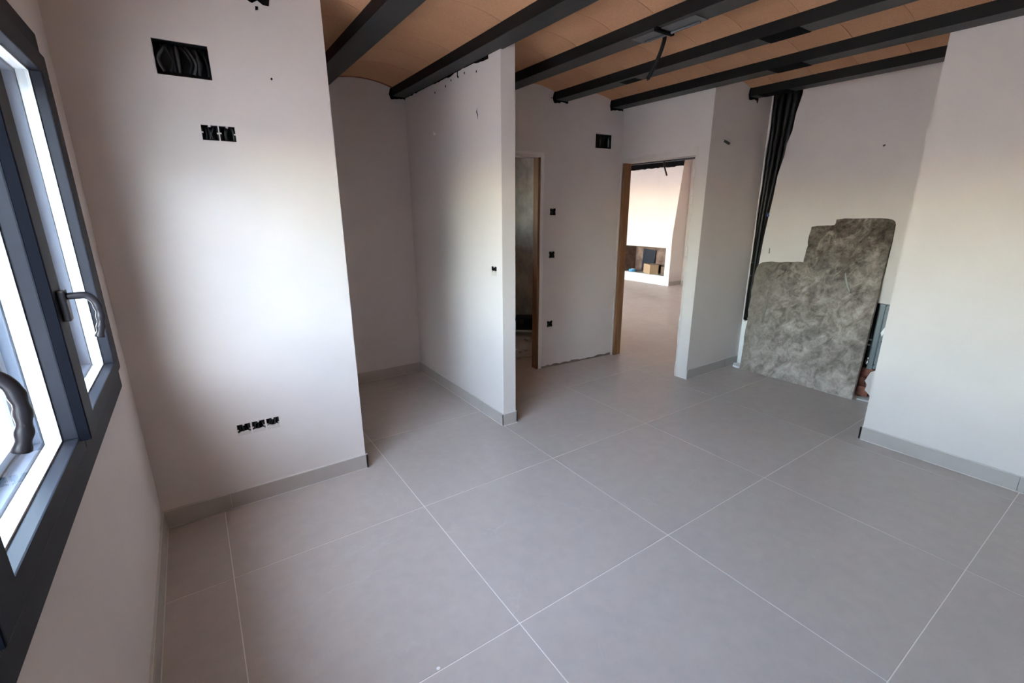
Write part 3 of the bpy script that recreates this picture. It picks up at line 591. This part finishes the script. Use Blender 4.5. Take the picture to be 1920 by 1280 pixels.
# recessed galvanised cabinet behind the slab
cb = empty('recessed_cabinet', (4.66, -1.32, 0.27), 'galvanised recessed metal cabinet half hidden behind the leaning slab', 'cabinet')
bm = bmesh.new()
add_box(bm, 4.684, 4.692, -1.64, -0.96, 0.27, 0.81); add_box(bm, 4.60, 4.69, -0.965, -0.958, 0.27, 0.81); add_box(bm, 4.60, 4.69, -1.646, -0.96, 0.804, 0.81); add_box(bm, 4.60, 4.69, -1.646, -0.96, 0.27, 0.276)
link_mesh('cabinet_body', bm, M_black, cb)
bm = bmesh.new(); add_box(bm, 4.596, 4.690, -1.650, -1.644, 0.265, 0.815); link_mesh('side_panel', bm, M_galv, cb)
bm = bmesh.new(); add_box(bm, 4.594, 4.600, -1.645, -1.612, 0.265, 0.815, bev=0.001); add_box(bm, 4.594, 4.616, -1.618, -1.612, 0.28, 0.80); link_mesh('edge_channel', bm, M_galv, cb)
bm = bmesh.new(); add_box(bm, 4.610, 4.618, -1.672, -1.648, 0.27, 0.815, bev=0.001); link_mesh('wall_flange', bm, M_galv, cb)
bm = bmesh.new(); add_prism(bm, [Vector((4.6085, y, z)) for y, z in ((-1.652, 0.58), (-1.672, 0.63), (-1.672, 0.575), (-1.664, 0.55))], (0.002, 0, 0)); link_mesh('plaster_splash', bm, M_fresh, cb)
bm = bmesh.new(); add_tube(bm, [(4.63, -1.60, 0.285), (4.63, -1.60, 0.335)], 0.022, 12); add_tube(bm, [(4.63, -1.60, 0.335), (4.63, -1.60, 0.36)], 0.015, 12); link_mesh('pipe_fitting', bm, M_chrome, cb)
tube('hose', [(4.64, -1.60, 0.36), (4.64, -1.59, 0.5), (4.645, -1.57, 0.62), (4.65, -1.56, 0.78)], 0.012, M_wire, cb, 8, 5)
for z, y in ((0.455, -1.585), (0.50, -1.59)):
    bm = bmesh.new(); add_box(bm, 4.618, 4.626, y - 0.012, y + 0.012, z, z + 0.012, bev=0.002); link_mesh('clip', bm, M_tie, cb)
# broken bit of skirting lying by the slab
bm = bmesh.new(); add_prism(bm, [Vector(p) for p in ((4.51, -1.615, 0.003), (4.53, -1.74, 0.003), (4.60, -1.75, 0.003), (4.605, -1.66, 0.003), (4.56, -1.60, 0.003))], (0, 0, 0.016), bev=0.003)
tag(link_mesh('mortar_scrap', bm, M_rubble), 'flat grey mortar scrap on the floor beside the foot of the leaning slab', 'rubble')
bm = bmesh.new(); add_prism(bm, [Vector(p) for p in ((4.545, -0.497, 0.002), (4.475, -0.53, 0.002), (4.46, -0.59, 0.002), (4.50, -0.60, 0.002), (4.60, -0.55, 0.002))], (0, 0, 0.02), bev=0.004)
tag(link_mesh('plaster_scrap', bm, M_fresh), 'white plaster scrap on the floor at the left foot of the slab', 'rubble')
# small marks and stubs on the walls
st = empty('conduit_stub', (3.95, -0.485, 2.10), 'short dark conduit stub poking from the wall right of the doorway', 'conduit')
tube('stub_tube', [(3.948, -0.48, 2.118), (3.952, -0.505, 2.104), (3.957, -0.535, 2.085)], 0.0105, M_greywire, st); tube('plaster_collar', [(3.944, -0.490, 2.122), (3.948, -0.486, 2.119)], 0.014, M_fresh, st)
def mark(name, c, a, b, pts, m, label):
    c, a, b = Vector(c), Vector(a), Vector(b); bm = bmesh.new(); nn = a.cross(b).normalized()
    add_prism(bm, [c + a * p + b * q + nn * 0.001 for p, q in pts], nn * -0.0009); o = link_mesh(name, bm, m)
    return tag(o, label, 'wall mark')
Z_ = Vector((0, 0, 1))
mark('plaster_gouge', (1.80, -0.024, 2.17), -Y_, Z_, [(-0.010, 0.02), (-0.002, 0.03), (0.004, 0.045), (0.003, 0.02), (0.012, 0.0), (0.010, -0.03), (0.006, -0.008), (-0.002, 0.006)], M_greywire, 'small dark gouge high on the white partition below the beam')
o = mark('plaster_chip', (1.80, 0.63, 2.136), -Y_, Z_, [(-0.035, 0.018), (-0.022, 0.016), (-0.018, 0.002), (0.01, 0.004), (0.01, -0.008), (-0.03, -0.012)], M_fresh, 'small white chip high on the partition inside the nook')
mark('screw_hole', (0.508, -0.32, 2.151), X_, Z_, [(0.005 * math.cos(k), 0.006 * math.sin(k)) for k in range(6)], M_black, 'tiny dark screw hole right of the large junction box')
mark('wall_slit', (AX, -0.659, 1.173), -Y_, Z_, [(-0.006, 0.022), (0.0, 0.028), (0.004, -0.02), (-0.004, -0.028)], M_greywire, 'thin dark slit in the alcove wall between the pipes and the slab')
mark('screw_hole', (AX, -1.415, 2.023), -Y_, Z_, [(-0.010, 0.004), (0.004, 0.010), (0.010, 0.002), (-0.004, -0.008)], M_greywire, 'small dark hole high on the alcove wall above the slab')
mark('screw_hole', hall_pt(2.90, 0, 2.505), HU, Z_, [(0.006 * math.cos(k), 0.006 * math.sin(k)) for k in range(6)], M_black, 'tiny dark spot beside the beam end over the hall wall')
# paint drip on the floor
bm = bmesh.new(); add_prism(bm, [Vector((0.557 + 0.007 * math.cos(k), -1.79 + 0.006 * math.sin(k), 0.0002)) for k in [i * 0.785 for i in range(8)]], (0, 0, 0.002))
tag(link_mesh('paint_speck', bm, M_fresh), 'tiny white speck on the floor tile in the foreground', 'speck')
# ------------------------------------------------------------------ bathroom rubble
struct(box('floor_bathroom', (2.5, 3.735, 0.95, 2.7, 0.0, 0.014), M_rubble))
cr = empty('tool_crate', (3.50, 1.66, 0.014), 'dark navy plastic crate on the rough bathroom floor', 'crate')
xf = Matrix.Translation((3.50, 1.66, 0.10)) @ Matrix.Rotation(math.radians(-38), 4, 'Z')
bm = bmesh.new(); add_box(bm, -0.17, 0.17, -0.11, 0.11, 0.0, 0.13, bev=0.008, xf=xf); link_mesh('crate_body', bm, M_navy, cr)
bm = bmesh.new(); add_box(bm, -0.178, 0.178, -0.118, 0.118, 0.128, 0.15, bev=0.005, xf=xf); link_mesh('crate_lid', bm, M_navy, cr)
for s in (-0.1, 0.1):
    bm = bmesh.new(); add_box(bm, s - 0.02, s + 0.02, -0.126, -0.11, 0.09, 0.14, bev=0.003, xf=xf); link_mesh('latch', bm, M_greywire, cr)
# the crate stands on a plank resting on two bricks
pk = empty('plank', (3.50, 1.66, 0.014), 'pale plank on blocks under the navy crate in the bathroom', 'plank')
bm = bmesh.new(); add_box(bm, -0.45, 0.35, -0.13, 0.13, -0.024, 0.0, bev=0.003, xf=xf); link_mesh('board', bm, M_plwhite, pk)
for s in (-0.3, 0.22):
    bm = bmesh.new(); add_box(bm, s - 0.05, s + 0.05, -0.1, 0.1, -0.086, -0.024, bev=0.004, xf=xf); link_mesh('block', bm, M_black, pk)
for k in range(7):
    x, y = 2.95 + rnd.uniform(-0.1, 0.45), 1.08 + rnd.uniform(0, 0.45); r = rnd.uniform(0.02, 0.06)
    bm = bmesh.new(); bmesh.ops.create_icosphere(bm, subdivisions=1, radius=r)
    for v in bm.verts: v.co = Vector((v.co.x * rnd.uniform(0.7, 1.2), v.co.y * rnd.uniform(0.7, 1.2), v.co.z * 0.55)) + Vector((x, y, 0.014 + r * 0.5))
    tag(link_mesh('rubble_chunk', bm, M_rubble if k else M_plwhite), 'pale rubble chunk on the bathroom floor seen past the partition', 'rubble', 'rubble chunks in the bathroom')
# ------------------------------------------------------------------ living room: fireplace and what lies in it
fp = empty('fireplace', (8.5, 3.95, 0), 'white plastered fireplace with a tapering hood seen through the doorway', 'fireplace')
FY0, FY1, OY0, OY1, OZ0, OZ1 = 3.225, 4.95, 3.355, 4.50, 0.19, 0.785
bm = bmesh.new()
add_box(bm, 8.30, 8.72, FY0, FY1, 0.0, OZ0); add_box(bm, 8.30, 8.72, FY0, OY0, OZ0, 1.03); add_box(bm, 8.30, 8.72, OY1, FY1, OZ0, 1.03); add_box(bm, 8.30, 8.72, OY0, OY1, OZ1, 1.03)
link_mesh('surround', bm, M_wall, fp)
bm = bmesh.new(); add_prism(bm, [Vector((8.30, FY0, 1.03)), Vector((8.49, FY0, 2.60)), Vector((8.72, FY0, 2.60)), Vector((8.72, FY0, 1.03))], (0, FY1 - FY0, 0)); link_mesh('hood', bm, M_wall, fp)
bm = bmesh.new(); add_box(bm, 8.69, 8.715, OY0, OY1, OZ0, OZ1); add_box(bm, 8.32, 8.69, OY0 - 0.02, OY0 + 0.004, OZ0, OZ1); add_box(bm, 8.32, 8.69, OY1 - 0.004, OY1 + 0.02, OZ0, OZ1); add_box(bm, 8.32, 8.69, OY0, OY1, OZ1 - 0.004, OZ1 + 0.02); link_mesh('firebox', bm, M_soot, fp)
bm = bmesh.new(); add_box(bm, 8.31, 8.69, OY0, OY1, OZ0 - 0.002, OZ0 + 0.006); link_mesh('hearth', bm, M_rubble, fp)
bm = bmesh.new(); add_box(bm, 8.288, 8.30, FY0 - 0.012, FY1, 0.0, 0.085, bev=0.001); link_mesh('plinth', bm, M_wall, fp)
baseboard('baseboard_fireplace', (8.30, FY0, 0), (8.708, FY0, 0), -Y_)
pts = [Vector((8.47 - 0.004, FY0 - 0.10, 2.40)), Vector((8.474, FY1, 2.40))]
dm = [Vector((8.449 + 0.0, FY0 - 0.005 + (FY1 - FY0) * k / 30, 2.405 + rnd.uniform(-0.012, 0.008))) for k in range(31)]
bm = bmesh.new(); add_prism(bm, dm + [Vector((8.449 + 0.0157, FY1, 2.535)), Vector((8.449 + 0.0157, FY0 - 0.005, 2.535))], (0.010, 0, 0)); link_mesh('black_patch', bm, M_black, fp)
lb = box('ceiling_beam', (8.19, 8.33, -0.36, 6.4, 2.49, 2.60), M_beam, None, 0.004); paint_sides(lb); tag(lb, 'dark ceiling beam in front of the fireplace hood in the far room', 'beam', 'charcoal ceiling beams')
hz = OZ0 + 0.006
xf = Matrix.Translation((8.485, 3.86, hz)) @ Matrix.Rotation(math.radians(-28), 4, 'Z')
cbx = empty('cardboard_box', (8.5, 3.88, hz), 'brown cardboard box lying in the fireplace opening', 'box')
bm = bmesh.new(); add_box(bm, -0.10, 0.10, -0.18, 0.18, 0.0, 0.20, bev=0.004, xf=xf); link_mesh('carton', bm, M_card, cbx)
bm = bmesh.new(); add_box(bm, -0.101, 0.101, -0.03, 0.03, 0.1995, 0.2025, xf=xf); link_mesh('packing_tape', bm, M_rubble, cbx)
xf = Matrix.Translation((8.66, 4.10, hz)) @ Matrix.Rotation(math.radians(4), 4, 'X')
bm = bmesh.new(); add_box(bm, -0.012, 0.012, -0.17, 0.17, 0.01, 0.50, bev=0.004, xf=xf); tag(link_mesh('dark_panel', bm, M_navy), 'dark upright panel leaning in the fireplace behind the cardboard box', 'panel')
bm = bmesh.new(); add_tube(bm, [(8.42, 4.32, hz), (8.42, 4.32, hz + 0.055)], 0.085, 20); rl = tag(link_mesh('tape_roll', bm, M_cyan), 'blue roll lying at the left of the fireplace opening', 'roll')
bm = bmesh.new(); add_tube(bm, [(8.42, 4.32, hz + 0.05), (8.42, 4.32, hz + 0.062)], 0.04, 16); link_mesh('core', bm, M_plwhite, rl)
bm = bmesh.new(); add_box(bm, 8.50, 8.64, 3.45, 3.60, hz, hz + 0.17, bev=0.004); tag(link_mesh('wooden_block', bm, M_soot), 'dark block in the right corner of the fireplace opening', 'block')
t = empty('hanging_cable', (7.0, 2.55, 2.6), 'black cable end hanging from the far room ceiling, seen through the doorway', 'cable')
tube('cable_sheath', [(7.0, 2.56, 2.603), (7.0, 2.555, 2.40), (7.0, 2.53, 2.26), (7.0, 2.47, 2.12)], 0.014, M_wire, t, 8, 6)
